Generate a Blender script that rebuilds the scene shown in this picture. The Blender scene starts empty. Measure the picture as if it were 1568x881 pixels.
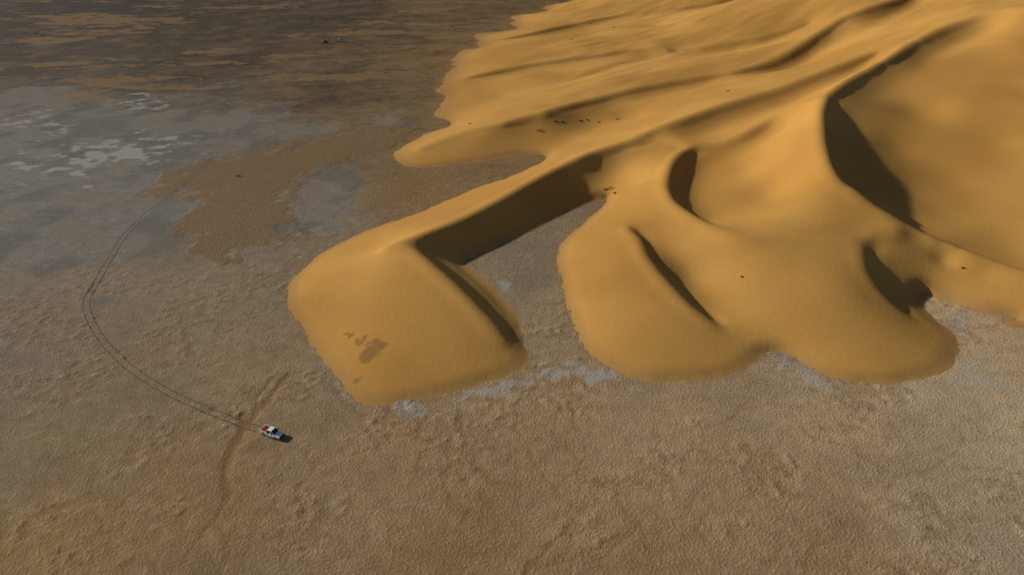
import bpy, bmesh, math, numpy as np
from mathutils import Vector, Matrix
scene = bpy.context.scene
rng = np.random.RandomState(7)

# ------------------------------------------------------------------ survey
CAM_H=95.0; PITCH=math.radians(30); F=1059.0
sp,cp=math.sin(PITCH),math.cos(PITCH)
def P(u,v,z=0.0):
    dx=(u-784)/F; dy=(v-440.5)/F
    t=(CAM_H-z)/(sp+dy*cp)
    return (dx*t,(cp-dy*sp)*t,z)
def L(*pts): return np.array([P(*p) for p in pts])
def smooth(line,n=8,closed=False):
    p=np.asarray(line,float)
    if closed: p=np.vstack([p[-1],p,p[0],p[1]])
    else: p=np.vstack([2*p[0]-p[1],p,2*p[-1]-p[-2]])
    out=[]
    for i in range(1,len(p)-2):
        a,b,c,d=p[i-1],p[i],p[i+1],p[i+2]
        for k in range(n):
            t=k/n
            out.append(0.5*((2*b)+(-a+c)*t+(2*a-5*b+4*c-d)*t*t+(-a+3*b-3*c+d)*t**3))
    if not closed: out.append(p[-2])
    return np.array(out)

# ------------------------------------------------------------------ noise
TAB=rng.rand(256,256)
def vnoise(x,y):
    xi=np.floor(x).astype(int); yi=np.floor(y).astype(int)
    fx=x-xi; fy=y-yi; fx=fx*fx*(3-2*fx); fy=fy*fy*(3-2*fy)
    a=TAB[xi&255,yi&255];b=TAB[(xi+1)&255,yi&255];c=TAB[xi&255,(yi+1)&255];d=TAB[(xi+1)&255,(yi+1)&255]
    return (a*(1-fx)+b*fx)*(1-fy)+(c*(1-fx)+d*fx)*fy
def fbm(x,y,o=4):
    s=0;a=.5;t=0
    ca,sa=math.cos(.6),math.sin(.6)
    for i in range(o):
        s=s+a*vnoise(x+i*17.3,y+i*31.7);t+=a;a*=.5
        x,y=(x*ca-y*sa)*2,(x*sa+y*ca)*2
    return s/t
def seg_dist(X,Y,line,closed=False):
    p=np.asarray(line)[:,:2]
    q=np.vstack([p,p[:1]]) if closed else p
    d=np.full(X.shape,1e9)
    for a,b in zip(q[:-1],q[1:]):
        ab=b-a; l2=ab@ab+1e-9
        t=np.clip(((X-a[0])*ab[0]+(Y-a[1])*ab[1])/l2,0,1)
        d=np.minimum(d,(X-a[0]-t*ab[0])**2+(Y-a[1]-t*ab[1])**2)
    return np.sqrt(d)
def inside(X,Y,poly):
    p=np.asarray(poly)[:,:2]; r=np.zeros(X.shape,bool); n=len(p)
    for i in range(n):
        x0,y0=p[i];x1,y1=p[(i+1)%n]
        if y0==y1: continue
        c=((y0>Y)!=(y1>Y))&(X<(x1-x0)*(Y-y0)/(y1-y0)+x0)
        r^=c
    return r
def sdf(X,Y,poly):
    d=seg_dist(X,Y,poly,True); return np.where(inside(X,Y,poly),d,-d)
def blur(a,s):
    r=int(3*s+1); k=np.exp(-np.arange(-r,r+1)**2/(2*s*s)); k/=k.sum()
    b=np.pad(a,((r,r),(0,0)),'edge'); a=sum(k[i]*b[i:i+a.shape[0]] for i in range(2*r+1))
    b=np.pad(a,((0,0),(r,r)),'edge'); return sum(k[i]*b[:,i:i+a.shape[1]] for i in range(2*r+1))
def sstep(a,b,x):
    t=np.clip((x-a)/(b-a),0,1); return t*t*(3-2*t)

# ------------------------------------------------------------------ dunes
OUT_PX=[(900,-8),(835,12),(790,32),(750,55),(722,80),(700,103),(690,128),(676,150),(662,170),
 (690,188),(655,205),(622,222),(606,240),(628,256),(690,253),(745,245),(800,236),(838,240),
 (800,264),(725,290),(645,325),(565,352),(500,385),(452,425),(440,462),(463,500),(485,540),(520,575),
 (545,606),(566,622),(640,611),(722,592),(790,570),(804,550),(800,520),(786,482),(766,456),(745,432),
 (720,412),(712,400),(742,384),(800,360),(850,336),(898,312),(932,302),(922,318),(893,342),(865,365),
 (855,388),(862,425),(870,470),(886,515),(908,546),(950,570),(985,583),(1050,584),(1110,575),(1155,556),
 (1172,538),(1190,538),(1215,547),(1240,565),(1290,585),(1350,588),(1420,580),(1455,562),(1466,540),
 (1460,512),(1435,492),(1405,462),(1412,448),(1460,462),(1510,480),(1568,487),(1720,505)]
out=[P(u,v,0) for u,v in OUT_PX]
out+= [(460,150,0),(900,300,0),(900,1100,0),(330,1100,0),(170,850,0)]
OUT=smooth(out,5,True)
GX0,GX1,GY0,GY1=-90,470,85,860
# (crest line, floor z or None, drop if floor is None, run/rise)
brinks=[
 (L((588,379,6.8),(606,376,7.0),(634,384,7.2),(658,402,7.0),(690,430,6.2),(724,462,4.9),(756,496,3.3),(778,525,1.8)),.4,None,1.4),
 (L((588,379,6.8),(606,371,6.7),(640,360,6.6),(700,338,6.4),(760,308,6.7),(810,279,7.5),(855,254,8.4)),.8,None,1.5),
 (L((855,254,8.4),(905,232,9.3),(960,217,10.2)),None,4.0,2.1),
 (L((960,217,10.2),(1010,210,11.2),(1060,222,12)),None,3.5,2.3),
 (L((1060,222,12),(1036,238,12),(1022,265,11.6),(1022,295,11),(1045,318,10.5),(1085,342,10)),None,4.8,1.6),
 (L((1085,342,10),(1130,363,9.6),(1180,366,9.6),(1240,360,10.2),(1300,357,10.6),(1340,356,11.2),(1378,350,12.4)),None,None,0),
 (L((1060,222,12),(1100,220,12.6),(1145,200,16),(1190,174,20),(1232,156,25),(1262,147,29.5)),None,3.5,2.4),
 (L((960,217,10.2),(1020,190,14.5),(1100,162,18),(1180,138,22),(1262,106,28),(1340,78,33)),None,5,1.9),
 (L((1600,8,51),(1530,15,47),(1480,30,43),(1420,52,39),(1350,90,35),(1300,118,32),(1265,145,30)),None,5,2.0),
 (L((1265,145,30),(1256,170,28.5),(1259,210,26),(1268,245,23.5),(1285,270,21)),None,6,1.8),
 (L((1285,270,21),(1315,292,18.5),(1350,318,15.5),(1390,342,12.8),(1440,366,11)),None,4,1.65),
 (L((1440,366,11),(1500,388,9.5),(1568,412,8),(1720,455,7)),None,2.4,1.6),
 (L((960,345,6.3),(976,362,6.8),(988,388,6.8),(1005,412,6.2),(1030,440,5.2),(1060,470,4),(1100,500,2.4)),None,3.6,1.6),
 (L((1300,357,10.6),(1318,376,9.4),(1322,402,7.8),(1338,432,5.8),(1362,460,4.0),(1392,486,2.2)),None,3.2,1.7),
 (L((640,228,2.0),(700,205,3.4),(760,190,5.2),(806,177,7.5),(824,170,8)),None,None,0),
 (L((770,188,5.8),(806,177,7.5),(832,170,9)),None,5.5,1.6),
 (L((832,170,9),(900,152,9.5),(980,132,11),(1060,118,13),(1120,110,15)),None,3,2.1),
 (L((1120,110,15),(1190,90,18),(1240,60,24),(1290,28,31)),None,5,1.8),
 (L((1290,28,31),(1350,5,37),(1420,-18,42)),None,5,2.0),
 (L((710,120,2),(780,104,4),(860,90,7),(930,80,9),(985,71,11)),None,2.5,2.1),
 (L((975,73,10.8),(1000,70,12),(1025,72,12.2)),None,6,1.6),
 (L((1025,72,11.8),(1080,70,13),(1150,58,17),(1240,35,24)),None,4,1.9),
 (L((770,60,2),(850,42,5),(950,22,9),(1050,12,14),(1150,-5,20)),None,3,2.1),
]
ctrl=[(1150,265,9.5),(1180,310,8),(1125,325,8),
 (1400,300,12),(1450,335,9.8),(1550,385,6.8),(1375,235,17.5),(1415,180,23),(1450,280,14),(1500,330,11),
 (1530,250,18.5),(1568,150,30),(1660,150,34),(1660,300,17),(1568,60,41),
 (1056,433,.6),(1090,450,2.4),(1200,450,5.0),(1280,440,6.4),(1225,500,2.8),(1320,530,2.2),
 (1440,415,4.2),(1500,440,3.0),(945,515,2.2),(1020,530,1.8),(915,430,3.6),(935,410,5.0),
 (560,470,3.8),(640,540,2.0),(520,430,3.0),(600,420,5.8),(660,495,3.6),
 (860,215,1.5),(900,200,3),(950,180,5.5),(760,150,2),(850,125,4),(900,55,4),(1000,45,7),(935,270,3.4),(965,290,4.2)]
rib=L((1510,85,35.5),(1480,112,32.5),(1468,145,29),(1480,180,25.3),(1520,218,21))
shoulder=L((1224,180,24.3),(1221,222,22.2),(1235,262,19.6),(1258,293,17.0),(1292,321,14.4),(1334,344,12.4))

def slip_toe(s,ln,zf,drop,ratio):
    d=np.gradient(s[:,:2],axis=0); d/=np.linalg.norm(d,axis=1)[:,None]+1e-9
    nrm=np.stack([d[:,1],-d[:,0]],1)
    if (nrm@np.array([.9,-.4])).sum()<0: nrm=-nrm
    fl=np.full(len(s),zf) if zf is not None else s[:,2]-drop*np.clip(np.minimum(np.arange(len(s)),np.arange(len(s))[::-1])/8+.3,0,1)
    h=np.maximum(s[:,2]-np.maximum(fl,.1),0); w=h*ratio
    return np.column_stack([s[:,0]+nrm[:,0]*w,s[:,1]+nrm[:,1]*w,s[:,2]-h]),w
SM=[smooth(b[0],8) for b in brinks]
ALL=np.vstack([s[:,:2] for s in SM])
TOES=[]
for s,(ln,zf,drop,ratio) in zip(SM,brinks):
    if ratio==0: continue
    t,w=slip_toe(s,ln,zf,drop,ratio)
    dm=np.array([np.min(np.hypot(*(ALL-q[:2]).T)) for q in t])
    TOES.append((t,dm>=.82*w))

def build(cell,h0=None):
    xs=np.arange(GX0,GX1+.01,cell); ys=np.arange(GY0,GY1+.01,cell)
    X,Y=np.meshgrid(xs,ys)
    wa=sstep(260,420,Y)
    ins=inside(X+(fbm(X/30,Y/30,4)-.5)*50*wa+(fbm(X/6,Y/6,2)-.5)*1.6,Y+(fbm(X/30+9,Y/30+70,4)-.5)*60*wa+(fbm(X/6+9,Y/6+9,2)-.5)*1.6,OUT)
    H=np.zeros(X.shape) if h0 is None else h0(X,Y)
    fix=~ins; H[fix]=0; crest=np.zeros(X.shape)
    def put(x,y,z,cr=0):
        i=int(round((x-GX0)/cell)); j=int(round((y-GY0)/cell))
        if 0<=i<X.shape[1] and 0<=j<X.shape[0] and ins[j,i]:
            H[j,i]=z; fix[j,i]=True
            if cr: crest[j,i]=1
    def stamp(line,ok=None,cr=0):
        for k,(a,b) in enumerate(zip(line[:-1],line[1:])):
            if ok is not None and not(ok[k] and ok[k+1]): continue
            n=max(2,int(np.hypot(*(b-a)[:2])/(cell*.4))+2)
            for t in np.linspace(0,1,n):
                p=a+(b-a)*t; put(p[0],p[1],p[2],cr)
    for t,ok in TOES: stamp(t,ok)
    stamp(smooth(rib,8)); stamp(smooth(shoulder,8))
    for u,v,z in ctrl:
        c=P(u,v,z); r=2.5 if c[1]<240 else 5
        for dx in np.arange(-r,r+.1,min(cell,r)):
            for dy in np.arange(-r,r+.1,min(cell,r)):
                if dx*dx+dy*dy<=r*r: put(c[0]+dx,c[1]+dy,z)
    for s in SM: stamp(s,None,1)
    src=np.where(Y<190,.006,.002)*cell*cell
    free=~fix
    par=(np.add.outer(np.arange(X.shape[0]),np.arange(X.shape[1]))&1).astype(bool)
    for it in range(150):
        for pr in (par,~par):
            p=np.pad(H,1,'edge')
            avg=(p[:-2,1:-1]+p[2:,1:-1]+p[1:-1,:-2]+p[1:-1,2:]+src)/4
            H=np.where(free&pr,H+1.7*(avg-H),H)
    return xs,ys,X,Y,H,ins,crest
def interp(xs,ys,H):
    def f(X,Y):
        c=xs[1]-xs[0]
        fx=np.clip((X-xs[0])/c,0,len(xs)-1.001); fy=np.clip((Y-ys[0])/c,0,len(ys)-1.001)
        i=fx.astype(int); j=fy.astype(int); a=fx-i; b=fy-j
        return (H[j,i]*(1-a)+H[j,i+1]*a)*(1-b)+(H[j+1,i]*(1-a)+H[j+1,i+1]*a)*b
    return f
h0=None
for cell in (16,8,4,2,1):
    xs,ys,X,Y,H,ins,crest=build(cell,h0)
    h0=interp(xs,ys,H)
near=sstep(0,1,np.clip(blur(crest,3.0)/.13,0,1))
nearw=np.clip(blur(crest,7)/.04,0,1)
inn=blur(ins.astype(float),2.5); edgek=sstep(.75,.99,inn)
Hs=blur(H,1.25); Hm=blur(H,2.2); Hl=blur(H,4.0)
wf=sstep(230,420,Y)
Hn=Hs*near+(Hm*(1-edgek)+Hl*edgek)*(1-near)
Hf=blur(H,1.8)*near+Hl*(1-near)
Hd=Hn*(1-wf)+Hf*wf
uu=X*.8+Y*.6; vv=-X*.6+Y*.8
und=(fbm(uu/60,vv/22,3)-.5)*3.6*wf+(fbm(uu/40,vv/20,2)-.5)*.6
Hd=Hd+und*sstep(1.5,8,Hd)
m=blur(ins.astype(float),1.0)
mfar=blur(ins.astype(float),9.0)
comp=(.35+.65*sstep(.5,1.0,inn)); comp=comp*(1-nearw)+nearw
Hd=Hd*(comp*sstep(.35,.8,m)*(1-wf)+sstep(.35,1,mfar)*wf)+ (m-.5)*.22
Hd=Hd+(fbm(X/3.,Y/3.,2)-.5)*.12*(1-sstep(.6,1,m))
dune_h=interp(xs,ys,Hd)

def grid_mesh(name,X,Y,Z,keep=None):
    ny,nx=X.shape
    idx=np.arange(nx*ny).reshape(ny,nx)
    q=np.stack([idx[:-1,:-1],idx[:-1,1:],idx[1:,1:],idx[1:,:-1]],-1).reshape(-1,4)
    co=np.stack([X.ravel(),Y.ravel(),Z.ravel()],1)
    used=None
    if keep is not None:
        k=keep.ravel(); q=q[k[q].any(1)]
        used=np.unique(q); rm=np.zeros(len(co),int); rm[used]=np.arange(len(used)); q=rm[q]; co=co[used]
    me=bpy.data.meshes.new(name)
    me.vertices.add(len(co)); me.vertices.foreach_set("co",co.astype(np.float32).ravel())
    me.loops.add(q.size); me.loops.foreach_set("vertex_index",q.astype(np.int32).ravel())
    me.polygons.add(len(q)); me.polygons.foreach_set("loop_start",np.arange(0,q.size,4,dtype=np.int32))
    me.polygons.foreach_set("use_smooth",np.ones(len(q),bool))
    me.update(calc_edges=True); me.validate()
    ob=bpy.data.objects.new(name,me); scene.collection.objects.link(ob)
    return ob,used
def add_attr(ob,name,arr):
    a=ob.data.attributes.new(name,'FLOAT_COLOR','POINT')
    c=np.ones((len(ob.data.vertices),4),np.float32); c[:,:arr.shape[1]]=arr
    a.data.foreach_set("color",c.ravel())

dune,used=grid_mesh("sand_dune",X,Y,Hd,keep=(m>.04))
pd=np.zeros(X.shape)
for (u,v,z,r) in [(572,522,4,3.2),(552,510,4,1.7),(536,503,4,1.0),(526,500,4,.7),(545,575,2,1.3),(560,532,4,2.0)]:
    c=P(u,v,z); pd=np.maximum(pd,np.exp(-(((X-c[0])/r)**2+((Y-c[1])/(r*1.3))**2)))
pd=pd*(.2+1.5*fbm(X/2,Y/2,3))
edge=1-sstep(.75,1,inn)
edge=np.maximum(edge,wf*(1-sstep(.6,1,mfar))*1.2)
add_attr(dune,"mk",np.stack([pd.ravel(),edge.ravel(),fbm(X/35,Y/35,4).ravel()],1)[used])

# ------------------------------------------------------------------ ground
def axis(stops):
    v=[stops[0]]
    for e,s0,s1 in stops[1:]:
        a=v[-1]
        while v[-1]<e:
            t=(v[-1]-a)/(e-a); v.append(v[-1]+s0+(s1-s0)*t)
    return np.array(v)
gx=axis([-7000,(-450,600,6),(-130,3.0,.6),(60,.5,.5),(140,.6,.8),(450,2,10),(7000,20,600)])
gy=axis([-1500,(60,120,2),(170,.45,.5),(420,.6,1.4),(800,1.6,5),(9000,10,600)])
GX,GY=np.meshgrid(gx,gy)
def lin(c):
    c=np.asarray(c,float)/255; return np.where(c<.04045,c/12.92,((c+.055)/1.055)**2.4)
CP=[(50,850,116,94,62),(50,700,108,94,70),(50,500,101,90,74),(50,350,94,91,83),(50,250,93,93,89),(150,200,84,84,79),
(50,150,68,65,58),(50,100,54,46,36),(50,40,44,37,29),(50,5,40,34,27),(300,20,48,39,29),(300,100,56,46,34),(300,165,74,68,58),(400,230,92,78,58),
(250,230,92,92,85),(220,320,98,92,82),(300,450,108,95,76),(180,420,104,94,79),(400,560,114,98,74),(600,60,70,55,35),(500,20,52,42,30),(700,10,78,61,37),(500,130,72,58,38),
(600,200,92,75,50),(700,70,94,73,43),(600,300,108,85,53),(520,320,102,95,82),(780,400,112,97,76),(830,470,118,102,79),
(800,560,124,105,79),(600,700,119,99,73),(300,750,114,93,66),(200,600,107,92,70),(700,850,116,93,63),(1000,650,129,110,84),(850,720,122,102,75),(1000,850,119,96,67),
(1300,700,133,114,88),(1300,850,121,100,73),(1500,600,142,125,100),(1500,800,128,112,90),(1530,520,142,121,92),(1100,760,123,103,77)]
K=.57
num=np.zeros(GX.shape+(3,)); den=np.zeros(GX.shape)
wx=GX+(fbm(GX/14,GY/14,4)-.5)*16; wy=GY+(fbm(GX/14+50,GY/14+9,4)-.5)*20
for u,v,r,g,b in CP:
    c=P(u,v); D=math.hypot(c[0],c[1])
    d2=((wx-c[0])**2+((wy-c[1]))**2*.55)/(D*.16)**2
    w=1/(d2+.12)**2
    num+=w[...,None]*lin((r,g,b)); den+=w
tint=num/den[...,None]/K
far=sstep(230,400,GY)
tint=tint*(1+((fbm(GX/26,GY/14,4)-.5)*.9+(fbm(GX/5,GY/3.5,3)-.5)*.9)*far)[...,None]
NA=fbm(GX/12,GY/12,5)
def poly(*p,z=0): return smooth([P(u,v) for u,v in p],4,True)
def softmask(pg,scale,ns=10,na=8):
    s=sdf(GX,GY,pg)+(fbm(GX/ns,GY/ns,5)-.5)*2*na
    return np.clip(s/scale*.5+.5,0,1)
streak=sstep(.36,.6,fbm(GX/7+GY/14,GY/4,4))
salt=np.zeros(GX.shape)
for pg,sc,ns,na,amp in [
 (poly((0,186),(60,176),(100,194),(50,206)),12,5,30,1.),
 (poly((15,266),(60,226),(130,226),(200,215),(265,223),(190,250),(110,264)),14,6,34,1.05),
 (poly((185,150),(230,143),(245,160),(205,169)),10,7,26,.8)]:
    salt=np.maximum(salt,softmask(pg,sc,ns,na)*amp*(.35+.65*streak))
for pg,sc,ns,na,amp in [
 (poly((745,430),(775,425),(795,440),(770,458)),3,4,3,.7),
 (poly((555,632),(620,616),(720,598),(800,575),(860,560),(905,560),(985,590),(930,590),(860,580),(800,600),(700,618),(600,645)),3,2.6,6,.85),
 (poly((1160,530),(1185,520),(1245,560),(1290,592),(1250,592),(1200,565),(1165,565)),3,2.6,6,.85),
 (poly((1290,590),(1420,582),(1470,540),(1500,540),(1568,600),(1500,610),(1430,600)),5,4,9,.6),
 (poly((1440,480),(1500,480),(1500,500),(1470,510)),3,3,5,.9),
 (poly((490,545),(535,600),(555,625),(535,620),(505,585)),2.5,3,4,.75),
 (poly((1560,850),(1568,780),(1480,860)),4,4,5,.5)]:
    salt=np.maximum(salt,softmask(pg,sc,ns,na)*amp)
grey=np.zeros(GX.shape)
for pg,sc,ns,na,amp in [
 (poly((-300,118),(60,135),(230,150),(400,162),(380,188),(470,203),(440,225),(330,235),(300,250),(235,285),(300,300),(260,340),(280,370),(200,420),(50,420),(-300,400)),9,22,32,.8),
 (poly((545,190),(600,172),(625,185),(600,205),(560,215)),5,10,14,.85),
 (poly((445,310),(480,265),(545,250),(560,280),(530,320),(500,355),(465,362),(430,345)),3,7,12,1.),
 (poly((718,400),(760,375),(850,335),(930,303),(895,340),(860,365),(855,400),(862,440),(800,470),(760,440)),6,8,4,.5)]:
    grey=np.maximum(grey,softmask(pg,sc,ns,na)*amp)
och=np.zeros(GX.shape)
for pg,sc,ns,na,amp in [
 (poly((250,300),(290,300),(285,340),(305,395),(345,397),(400,375),(452,365),(428,335),(445,300),(480,262),(545,240),(600,222),(620,190),(560,195),(470,215),(400,240),(330,240),(270,260),(225,290)),2.2,6,13,1.),
 (poly((560,330),(640,300),(760,250),(640,262),(590,240),(560,262),(545,300)),8,14,9,.6)]:
    och=np.maximum(och,softmask(pg,sc,ns,na)*amp)
farp=sstep(300,400,GY)
st=fbm(GX/60+GY/200,GY/20-GX/260,5)+(fbm(GX/9,GY/5,4)-.5)*.5
och=np.maximum(och,sstep(.57,.70,st)*farp*.85)
gul=np.zeros(GX.shape)
def gully(pts,w,amp=1):
    global gul
    ln=smooth([P(u,v) for u,v in pts],6)
    x0,y0=ln[:,:2].min(0)-6; x1,y1=ln[:,:2].max(0)+6
    i=(gx>x0)&(gx<x1); j=(gy>y0)&(gy<y1); ix=np.ix_(j,i)
    wob=(fbm(GX[ix]/2.2,GY[ix]/2.2,3)-.5)*2.0; wob2=(fbm(GX[ix]/2.2+40,GY[ix]/2.2,3)-.5)*2.0
    d=seg_dist(GX[ix]+wob,GY[ix]+wob2,ln)
    gul[ix]=np.maximum(gul[ix],amp*np.exp(-(d/w)**4))
gully([(436,575),(420,600),(400,622),(383,645),(368,672),(352,700),(343,735),(346,765)],.9)
gully([(418,578),(405,595),(392,618),(384,640)],.4,.8)
gully([(372,640),(377,652)],1.2,1)
gully([(346,765),(335,800),(350,840),(340,881)],.35,.7)
gully([(346,765),(320,810),(290,840),(280,870)],.3,.6)
gully([(470,690),(480,720),(455,760),(470,800),(430,830)],.28,.5)
gully([(400,720),(420,760),(400,800),(380,840),(372,881)],.3,.5)
gully([(880,790),(850,830),(820,860),(800,875)],.35,.7)
gully([(870,590),(880,640),(900,690),(880,720)],.3,.5)
gully([(800,600),(790,650),(810,700),(860,760)],.28,.5)
gully([(860,620),(850,660),(880,700),(960,780),(1000,860)],.25,.4)
gully([(700,640),(690,700),(720,760),(700,830)],.25,.4)
gully([(500,390),(470,430),(450,450),(440,500)],.35,.4)
gully([(380,600),(300,640),(200,655),(100,690)],.22,.35)
gully([(340,700),(270,720),(200,760),(160,820)],.25,.45)
for k in range(44):
    u0=rng.uniform(60,1500); v0=rng.uniform(620,860); a0=rng.uniform(-.6,.6)+1.57
    pts=[(u0,v0)]
    for q in range(rng.randint(3,7)):
        a0+=rng.uniform(-.7,.7); pts.append((pts[-1][0]+math.cos(a0)*28,pts[-1][1]+math.sin(a0)*20))
    gully(pts,.2+.14*rng.rand(),.3+.3*rng.rand())
inD=dune_h(GX,GY); ing=(GX>GX0)&(GX<GX1)&(GY>GY0)&(GY<GY1)
bl=interp(xs,ys,blur(ins.astype(float),1.6))
apron=np.where(ing,bl(GX,GY),0)
bl2=interp(xs,ys,blur(ins.astype(float),16.0))
apr2=np.where(ing,bl2(GX,GY),0)*sstep(190,300,GY)
apron=np.clip(apron*.75+apr2*1.1+(fbm(GX/7,GY/4,4)-.5)*.9*(apron+apr2>.02),0,1)
lump=fbm(GX/1.3,GY/1.3,3)
GZ=-gul*.15+sstep(.55,.8,lump)*.12*(1-sstep(150,240,GY))*(.2+1.3*sstep(.42,.6,NA))
GZ=np.where(ing&(inD>.8),-0.9,GZ)
ground,_=grid_mesh("ground",GX,GY,GZ)
add_attr(ground,"tint",tint.reshape(-1,3))
add_attr(ground,"mk",np.stack([salt.ravel(),grey.ravel(),och.ravel()],1))
add_attr(ground,"mk2",np.stack([gul.ravel(),apron.ravel(),NA.ravel()],1))
def gzz(x,y,k=1):
    i=np.searchsorted(gx,x)-1; jx=np.searchsorted(gy,y)-1
    return float(GZ[jx-k+1:jx+1+k,i-k+1:i+1+k].max())

# ------------------------------------------------------------------ materials
class NT:
    def __init__(s,name):
        s.mat=bpy.data.materials.new(name); s.mat.use_nodes=True
        s.t=s.mat.node_tree; s.b=s.t.nodes["Principled BSDF"]
        s.pos=s.t.nodes.new("ShaderNodeNewGeometry").outputs["Position"]
    def n(s,k,**kw):
        x=s.t.nodes.new(k)
        for a,b in kw.items(): setattr(x,a,b)
        return x
    def set(s,sock,v):
        if isinstance(v,bpy.types.NodeSocket): s.t.links.new(v,sock)
        else: sock.default_value=v
    def math(s,op,a,b=0.0,clamp=False):
        x=s.n("ShaderNodeMath",operation=op,use_clamp=clamp); s.set(x.inputs[0],a); s.set(x.inputs[1],b); return x.outputs[0]
    def noise(s,scale,detail=4,rough=.55,vec=None,dist=0):
        x=s.n("ShaderNodeTexNoise"); s.set(x.inputs["Vector"],vec or s.pos); s.set(x.inputs["Scale"],scale)
        s.set(x.inputs["Detail"],detail); s.set(x.inputs["Roughness"],rough); s.set(x.inputs["Distortion"],dist); return x.outputs["Fac"]
    def ramp(s,v,a,b,c=0.0,d=1.0):
        x=s.n("ShaderNodeMapRange",interpolation_type='SMOOTHSTEP'); s.set(x.inputs[0],v)
        for i,q in enumerate((a,b,c,d)): s.set(x.inputs[i+1],q)
        return x.outputs[0]
    def mix(s,f,a,b,mode='MIX'):
        x=s.n("ShaderNodeMix",data_type='RGBA',blend_type=mode); s.set(x.inputs[0],f)
        s.set(x.inputs[6],a if isinstance(a,bpy.types.NodeSocket) else (*a,1)); s.set(x.inputs[7],b if isinstance(b,bpy.types.NodeSocket) else (*b,1)); return x.outputs[2]
    def attr(s,name):
        x=s.n("ShaderNodeAttribute",attribute_name=name); sp_=s.n("ShaderNodeSeparateColor"); s.t.links.new(x.outputs["Color"],sp_.inputs[0])
        return x.outputs["Color"],sp_.outputs
    def scalev(s,x_,y_,z_=1,rot=0):
        x=s.n("ShaderNodeMapping"); s.set(x.inputs["Vector"],s.pos); x.inputs["Scale"].default_value=(x_,y_,z_); x.inputs["Rotation"].default_value=(0,0,rot); return x.outputs[0]
    def bump(s,h,dist=1.0,strength=1.0):
        x=s.n("ShaderNodeBump"); s.set(x.inputs["Height"],h); x.inputs["Distance"].default_value=dist; x.inputs["Strength"].default_value=strength
        s.t.links.new(x.outputs[0],s.b.inputs["Normal"])

S=NT("dune_sand"); S.b.inputs["Roughness"].default_value=.95; S.b.inputs["Specular IOR Level"].default_value=.1
_,mk=S.attr("mk")
n2=S.noise(.7,3,.6)
c=S.mix(S.ramp(mk[2],.35,.65),(.44,.232,.055),(.52,.284,.072))
c=S.mix(S.math('MULTIPLY',S.ramp(n2,.35,.75),.12),c,(.36,.19,.045))
c=S.mix(S.ramp(S.math('ADD',mk[0],S.math('MULTIPLY',S.math('SUBTRACT',n2,.5),.8)),.3,.75,0,.65),c,(.20,.115,.04))
c=S.mix(S.math('MULTIPLY',mk[1],.40,True),c,(.28,.17,.075))
S.set(S.b.inputs["Base Color"],c)
S.bump(S.math('MULTIPLY',S.noise(.9,2,.5,vec=S.scalev(1,.45,1,math.radians(-30))),.035))
dune.data.materials.append(S.mat)

G=NT("playa_ground"); G.b.inputs["Roughness"].default_value=.95; G.b.inputs["Specular IOR Level"].default_value=.15
tc,_=G.attr("tint"); _,mk=G.attr("mk"); _,m2=G.attr("mk2")
na=m2[2]; nb=G.noise(.33,5,.62); nc=G.noise(1.9,3,.6)
v=G.math('ADD',G.math('MULTIPLY',G.math('SUBTRACT',na,.5),.45),G.math('MULTIPLY',G.math('SUBTRACT',nb,.5),.7))
v=G.math('ADD',v,G.math('MULTIPLY',G.math('SUBTRACT',nc,.5),1.0))
val=G.math('ADD',v,1.0)
vc=G.n("ShaderNodeCombineColor"); [G.set(vc.inputs[i],val) for i in range(3)]
c=G.mix(1.0,tc,vc.outputs[0],'MULTIPLY')
j=G.math('MULTIPLY',G.math('SUBTRACT',nb,.5),1.2)
j2=G.math('ADD',j,G.math('MULTIPLY',G.math('SUBTRACT',nc,.5),.8))
def edgem(ch,lo=.35,hi=.65,jj=None): return G.ramp(G.math('ADD',ch,jj or j),lo,hi)
gcol=G.mix(G.ramp(na,.35,.65),(.125,.122,.112),(.215,.212,.195))
gcol=G.mix(G.math('MULTIPLY',G.ramp(nc,.4,.7),.35),gcol,(.14,.125,.10))
c=G.mix(G.math('MULTIPLY',edgem(mk[1],.35,.65),.65),c,gcol)
ocol=G.mix(G.ramp(nc,.35,.65),(.165,.103,.045),(.31,.195,.088))
c=G.mix(G.math('MULTIPLY',edgem(mk[2],.42,.62,j2),.75),c,ocol)
c=G.mix(G.math('MULTIPLY',edgem(mk[0],.4,.85,j2),.68),c,(.37,.37,.345))
c=G.mix(G.math('MULTIPLY',G.ramp(G.math('ADD',nb,G.math('MULTIPLY',G.math('SUBTRACT',nc,.5),.7)),.56,.74),.28),c,(.32,.285,.23))
c=G.mix(G.math('MULTIPLY',G.ramp(G.math('ADD',na,G.math('MULTIPLY',G.math('SUBTRACT',.5,nb),.9)),.55,.72),.35),c,(.20,.125,.06))
vo=G.n("ShaderNodeTexVoronoi",feature='DISTANCE_TO_EDGE'); G.set(vo.inputs["Vector"],G.pos); vo.inputs["Scale"].default_value=.6
crk=G.math('MULTIPLY',G.ramp(vo.outputs["Distance"],0,.08,1,0),G.ramp(na,.46,.62))
c=G.mix(G.math('MULTIPLY',crk,.15),c,(.12,.09,.06))
c=G.mix(G.math('MULTIPLY',m2[0],.85),c,(.23,.13,.05))
c=G.mix(G.math('MULTIPLY',G.ramp(G.math('ADD',m2[1],G.math('MULTIPLY',j,.5)),.1,.85),.8),c,(.27,.16,.062))
G.set(G.b.inputs["Base Color"],c)
h=G.math('ADD',G.math('MULTIPLY',G.ramp(nc,.45,.7),.085),G.math('MULTIPLY',nb,.16))
h=G.math('SUBTRACT',h,G.math('MULTIPLY',crk,.03))
h=G.math('ADD',h,G.math('MULTIPLY',G.math('MULTIPLY',mk[2],nc),.5))
G.bump(h)
ground.data.materials.append(G.mat)

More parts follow.
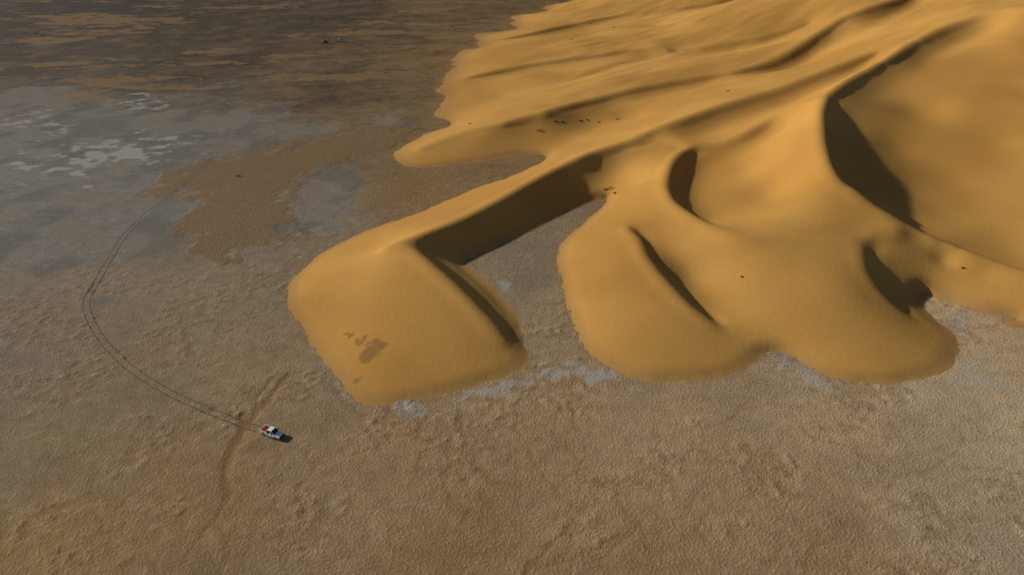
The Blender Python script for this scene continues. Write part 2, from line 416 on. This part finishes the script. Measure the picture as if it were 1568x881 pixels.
def simple(name,col,rough=.5,metal=0,var=.15,scale=3,coat=0):
    M=NT(name); nn=M.noise(scale,4)
    M.set(M.b.inputs["Base Color"],M.mix(M.ramp(nn,.3,.7),tuple(x*(1-var) for x in col),tuple(min(1,x*(1+var)) for x in col)))
    M.b.inputs["Roughness"].default_value=rough; M.b.inputs["Metallic"].default_value=metal; M.b.inputs["Coat Weight"].default_value=coat
    return M.mat
white=simple("white_paint",(.80,.81,.78),.35,0,.06,2,.4)
silver=simple("silver_paint",(.35,.36,.36),.35,.3,.08,2,.4)
red=simple("red_cargo",(.34,.02,.02),.6,0,.25,3)
glass=simple("dark_glass",(.012,.014,.016),.08)
rubber=simple("tyre_rubber",(.02,.02,.02),.85)
metal=simple("wheel_metal",(.35,.35,.36),.35,.8)
black=simple("black_trim",(.025,.025,.025),.6)
lampw=simple("lamp_lens",(.7,.7,.68),.1); lampr=simple("tail_lens",(.4,.02,.02),.2)
cloth=simple("dark_cloth",(.04,.045,.06),.9); cloth2=simple("pale_cloth",(.45,.4,.33),.9)
track=simple("track_soil",(.10,.078,.053),.95,0,.45,.8)
shrubm=simple("dry_shrub",(.085,.065,.03),.9,0,.5,1.5)

# ------------------------------------------------------------------ vehicles
def mesh_obj(name,verts,faces,mat,parent,bevel=0,smoothf=False):
    me=bpy.data.meshes.new(name); me.from_pydata(verts,[],faces); me.update()
    bm=bmesh.new(); bm.from_mesh(me); bmesh.ops.recalc_face_normals(bm,faces=bm.faces)
    if bevel: bmesh.ops.bevel(bm,geom=bm.edges[:],offset=bevel,segments=2,affect='EDGES',profile=.6)
    bm.to_mesh(me); bm.free()
    ob=bpy.data.objects.new(name,me); scene.collection.objects.link(ob); me.materials.append(mat); ob.parent=parent
    return ob
def box(name,x0,x1,y0,y1,z0,z1,mat,parent,bevel=.02,taper=None):
    t=taper or (0,0,0)
    v=[(x0,y0,z0),(x1,y0,z0),(x1,y1,z0),(x0,y1,z0),(x0+t[1],y0+t[2],z1),(x1-t[0],y0+t[2],z1),(x1-t[0],y1-t[2],z1),(x0+t[1],y1-t[2],z1)]
    f=[(0,3,2,1),(4,5,6,7),(0,1,5,4),(1,2,6,5),(2,3,7,6),(3,0,4,7)]
    return mesh_obj(name,v,f,mat,parent,bevel)
def extr(name,prof,y0,y1,mat,parent,bevel=.03,inset=0):
    n=len(prof); v=[(x,y0,z) for x,z in prof]+[(x,y1,z) for x,z in prof]
    f=[tuple(range(n)),tuple(range(2*n-1,n-1,-1))]+[(i,(i+1)%n,n+(i+1)%n,n+i) for i in range(n)]
    return mesh_obj(name,v,f,mat,parent,bevel)
def wheel(name,x,y,r,w,parent):
    for nm,rr,ww,mt in ((name,r,w,rubber),(name+"_rim",r*.58,w+.02,metal)):
        n=24; v=[];f=[]
        prof=[(rr*.86,-ww/2),(rr,-ww/2+.04),(rr,ww/2-.04),(rr*.86,ww/2)]
        for i in range(n):
            a=2*math.pi*i/n
            for q,yy in prof: v.append((x+q*math.cos(a),y+yy,r+q*math.sin(a)))
        for i in range(n):
            for k in range(3): f.append((i*4+k,((i+1)%n)*4+k,((i+1)%n)*4+k+1,i*4+k+1))
        f.append(tuple(i*4 for i in range(n))); f.append(tuple(i*4+3 for i in reversed(range(n))))
        mesh_obj(nm,v,f,mt,parent)
def arch(x,r,n=7):
    return [(x+r*math.cos(math.pi*(1-i/(n-1))),.42+r*math.sin(math.pi*(1-i/(n-1)))) for i in range(n)]
def glasshouse(E,x0,x1,z0,z1,fr,rr,paint,nwin):
    box("cabin",x0,x1,-.80,.80,z0,z1-.05,glass,E,.02,(fr,rr,.14))
    box("roof",x0+rr-.03,x1-fr+.05,-.68,.68,z1-.06,z1+.02,paint,E,.03)
    W=.045
    for s in (-1,1):
        xs_=[x0+.02]+[x0+(x1-x0)*k/nwin for k in range(1,nwin)]+[x1-.02]
        for i,xb in enumerate(xs_):
            xt=x0+rr if i==0 else (x1-fr if i==nwin else min(max(xb,x0+rr),x1-fr-.05))
            y0=s*.815; y1=s*.675; a=.05
            v=[(xb-a,y0,z0),(xb+a,y0,z0),(xt+a,y1,z1),(xt-a,y1,z1),(xb-a,y0-s*W,z0),(xb+a,y0-s*W,z0),(xt+a,y1-s*W,z1),(xt-a,y1-s*W,z1)]
            mesh_obj("pillar",v,[(0,1,2,3),(7,6,5,4),(0,4,5,1),(1,5,6,2),(2,6,7,3),(3,7,4,0)],paint,E)
def pickup(loc,ang):
    E=bpy.data.objects.new("pickup_truck",None); scene.collection.objects.link(E)
    prof=[(-2.6,.5),(-2.6,.98)]+[(-.65,.98),(1.0,1.0),(2.2,.96),(2.52,.86),(2.6,.5)]
    low=[(2.15,.42)]+[(x,z) for x,z in reversed(arch(1.65,.46))]+[(-1.1,.36)]+[(x,z) for x,z in reversed(arch(-1.6,.46))]+[(-2.2,.42)]
    extr("body_side",prof+low,-.90,.90,white,E,0)
    for s in (-1,1): box("bed_wall",-2.58,-.67,s*.88-.05,s*.88+.05,.95,1.25,white,E,.02)
    box("tailgate",-2.64,-2.54,-.86,.86,.6,1.24,white,E,.02)
    box("bed_floor",-2.53,-.68,-.82,.82,.985,1.0,black,E,0)
    box("cargo",-2.42,-1.55,-.74,.78,1.0,1.36,red,E,.1,(.05,.05,.08))
    box("cargo_bag",-1.5,-.85,-.70,-.02,1.0,1.30,red,E,.08,(.08,.05,.06))
    box("cargo_box",-1.45,-.8,.08,.72,1.0,1.34,black,E,.05)
    glasshouse(E,-.70,1.12,.99,1.74,.62,.18,white,2)
    box("hood_scoop",1.35,1.95,-.3,.3,.97,1.03,white,E,.02)
    box("front_bumper",2.5,2.72,-.88,.88,.42,.68,black,E,.04)
    box("rear_bumper",-2.78,-2.6,-.85,.85,.48,.64,metal,E,.03)
    box("grille",2.55,2.62,-.5,.5,.68,.86,black,E,.01)
    for s in (-1,1):
        box("headlamp",2.40,2.60,s*.72-.15,s*.72+.15,.70,.87,lampw,E,.02)
        box("tail_lamp",-2.66,-2.55,s*.84-.06,s*.84+.06,.75,1.1,lampr,E,.01)
        box("mirror",.75,.90,s*1.02-.1,s*1.02+.1,1.05,1.25,black,E,.03)
        box("side_step",-.95,1.0,s*.95-.07,s*.95+.07,.34,.40,black,E,.01)
        for x in (-1.6,1.65): wheel("wheel",x,s*.80,.40,.26,E)
    box("roll_bar",-.80,-.72,-.8,.8,1.25,1.62,black,E,.02,(.02,.02,.1))
    E.location=loc; E.rotation_euler=(0,0,ang); E.scale=(.96,.96,.96); return E
def suv(loc,ang,paint):
    E=bpy.data.objects.new("suv",None); scene.collection.objects.link(E)
    prof=[(-2.35,.5),(-2.38,1.05),(1.0,1.06),(2.1,1.0),(2.35,.88),(2.4,.5)]
    low=[(2.0,.42)]+[(x,z) for x,z in reversed(arch(1.5,.45))]+[(-1.0,.36)]+[(x,z) for x,z in reversed(arch(-1.45,.45))]+[(-2.0,.42)]
    extr("body_side",prof+low,-.92,.92,paint,E,0)
    glasshouse(E,-2.33,1.1,1.05,1.82,.6,.2,paint,3)
    for s in (-1,1):
        box("roof_rail",-1.8,.3,s*.6-.03,s*.6+.03,1.86,1.92,black,E,.01)
        box("headlamp",2.25,2.42,s*.72-.14,s*.72+.14,.72,.88,lampw,E,.02)
        box("tail_lamp",-2.42,-2.34,s*.82-.07,s*.82+.07,.75,1.05,lampr,E,.01)
        box("mirror",.75,.90,s*1.02-.1,s*1.02+.1,1.08,1.26,black,E,.03)
        for x in (-1.45,1.5): wheel("wheel",x,s*.80,.40,.26,E)
    box("front_bumper",2.36,2.52,-.9,.9,.42,.66,black,E,.03)
    box("rear_bumper",-2.5,-2.36,-.9,.9,.45,.66,black,E,.03)
    wheel("spare_wheel",-2.55,0,.36,.2,E)
    E.location=loc; E.rotation_euler=(0,0,ang); return E
a=P(402,661); b=P(433,672)
tx,ty=(a[0]+b[0])/2,(a[1]+b[1])/2
pickup((tx,ty,.0),math.atan2(b[1]-a[1],b[0]-a[0]))
p=P(497,66); suv((p[0],p[1],0),math.radians(190),silver)
p=P(521,64); suv((p[0],p[1],0),math.radians(-15),white)

def person(loc,ang,top):
    V=[(0,0,.95),(0,0,1.2),(0,0,1.42),(0,.01,1.52),(0,.02,1.64),(0,.02,1.72),
       (.1,0,.9),(.12,.03,.5),(.13,0,.08),(.13,.14,.04),(-.1,0,.9),(-.14,-.02,.5),(-.15,-.04,.08),(-.15,.1,.04),
       (.19,0,1.4),(.25,.02,1.12),(.24,.12,.86),(-.19,0,1.4),(-.26,.0,1.12),(-.24,.08,.86)]
    Ed=[(0,1),(1,2),(2,3),(3,4),(4,5),(0,6),(6,7),(7,8),(8,9),(0,10),(10,11),(11,12),(12,13),(2,14),(14,15),(15,16),(2,17),(17,18),(18,19)]
    R=[.16,.14,.15,.06,.1,.08,.1,.07,.05,.04,.1,.07,.05,.04,.065,.05,.035,.065,.05,.035]
    me=bpy.data.meshes.new("person"); me.from_pydata(V,Ed,[]); ob=bpy.data.objects.new("person",me); scene.collection.objects.link(ob)
    md=ob.modifiers.new("s",'SKIN')
    for i,r in enumerate(R): me.skin_vertices[0].data[i].radius=(r,r*.8)
    me.skin_vertices[0].data[0].use_root=True
    ob.modifiers.new("ss",'SUBSURF').levels=1
    me.materials.append(top); ob.location=loc; ob.rotation_euler=(0,0,ang)
for u,v,t in ((505,63,cloth),(508,62.5,cloth2)):
    p=P(u,v); person((p[0],p[1],0),1.0,t)

# ------------------------------------------------------------------ tyre tracks
TR=smooth([P(u,v) for u,v in [(396,658),(362,646),(302,622),(240,591),(190,556),(156,520),(137,487),(133,460),(148,432),(168,397),(190,362),(220,332),(258,303),(300,266),(330,236),(352,198)]],14)[:,:2]
d=np.gradient(TR,axis=0); d/=np.linalg.norm(d,axis=1)[:,None]; nr=np.stack([-d[:,1],d[:,0]],1)
V=[];Fc=[]
for off in (-.8,.8):
    base=len(V)
    for i in range(len(TR)):
        ww=.10+.06*rng.rand()
        q0=TR[i]+nr[i]*off
        z=gzz(q0[0],q0[1])+.02
        for s in (-1,1):
            q=q0+nr[i]*(s*ww+.04*(rng.rand()-.5)); V.append((q[0],q[1],z))
        if i: k=base+2*i; Fc.append((k-2,k-1,k+1,k))
me=bpy.data.meshes.new("tyre_tracks"); me.from_pydata(V,[],Fc); ob=bpy.data.objects.new("tyre_tracks",me); scene.collection.objects.link(ob); me.materials.append(track)

# ------------------------------------------------------------------ shrubs on the dunes
def hz(x,y): return float(max(0,dune_h(np.array([x]),np.array([y]))[0]))
SH=[(827,205,1.2,1.3),(850,199,1.5,.8),(861,198,1.6,.6),(888,191,2,.7),(898,189,2,.5),(917,189,3,.6),(945,183,4,.6),
 (935,296,.8,1.0),(928,299,.3,.6),(942,297,.8,.6),(1115,140,16,.6),(905,37,5,.9),(940,42,5,.8),
 (366,270,0,.8),(1475,410,6,.28),(1135,427,3,.2),(720,190,3,.35),(875,62,4,.7)]
V=[];Fc=[]
for u,v,z,r in SH:
    for it in range(3):
        q=P(u,v,z); z=hz(q[0],q[1])
    for k in range(int(70*r)+30):
        a1=rng.rand()*6.28; rr=r*math.sqrt(rng.rand()); hh_=rng.rand()*.6*r*(1.1-rr/r)
        c=np.array([q[0]+rr*math.cos(a1)*1.3,q[1]+rr*math.sin(a1),z+hh_])
        s=.10+.14*rng.rand(); e1=rng.randn(3)*s; e2=rng.randn(3)*s; i=len(V)
        V+= [tuple(c),tuple(c+e1),tuple(c+e2)]; Fc.append((i,i+1,i+2))
me=bpy.data.meshes.new("desert_shrubs"); me.from_pydata(V,[],Fc); ob=bpy.data.objects.new("desert_shrubs",me); scene.collection.objects.link(ob); me.materials.append(shrubm)

# ------------------------------------------------------------------ light, sky, camera
EL=math.radians(23); az=np.array([-.95,.31]); az/=np.linalg.norm(az)
sd=Vector((az[0]*math.cos(EL),az[1]*math.cos(EL),math.sin(EL)))
sl=bpy.data.lights.new("sun",'SUN'); sl.energy=4.5; sl.angle=math.radians(1.5); sl.color=(1,.91,.78)
so=bpy.data.objects.new("sun",sl); scene.collection.objects.link(so); so.rotation_euler=sd.to_track_quat('Z','Y').to_euler(); so.location=(-100,0,200)
w=bpy.data.worlds.new("World"); scene.world=w; w.use_nodes=True
sky=w.node_tree.nodes.new("ShaderNodeTexSky"); sky.sky_type='NISHITA'; sky.sun_disc=False; sky.sun_elevation=EL; sky.sun_rotation=math.atan2(az[0],az[1])
w.node_tree.links.new(sky.outputs[0],w.node_tree.nodes["Background"].inputs[0]); w.node_tree.nodes["Background"].inputs[1].default_value=.05
cam=bpy.data.cameras.new("camera"); co=bpy.data.objects.new("camera",cam); scene.collection.objects.link(co); scene.camera=co
cam.sensor_width=36; cam.lens=F/1568*36; cam.clip_end=20000; cam.clip_start=.5
co.location=(0,0,CAM_H); co.rotation_euler=(math.pi/2-PITCH,0,0)
scene.view_settings.view_transform='Standard'; scene.view_settings.look='None'; scene.view_settings.exposure=0
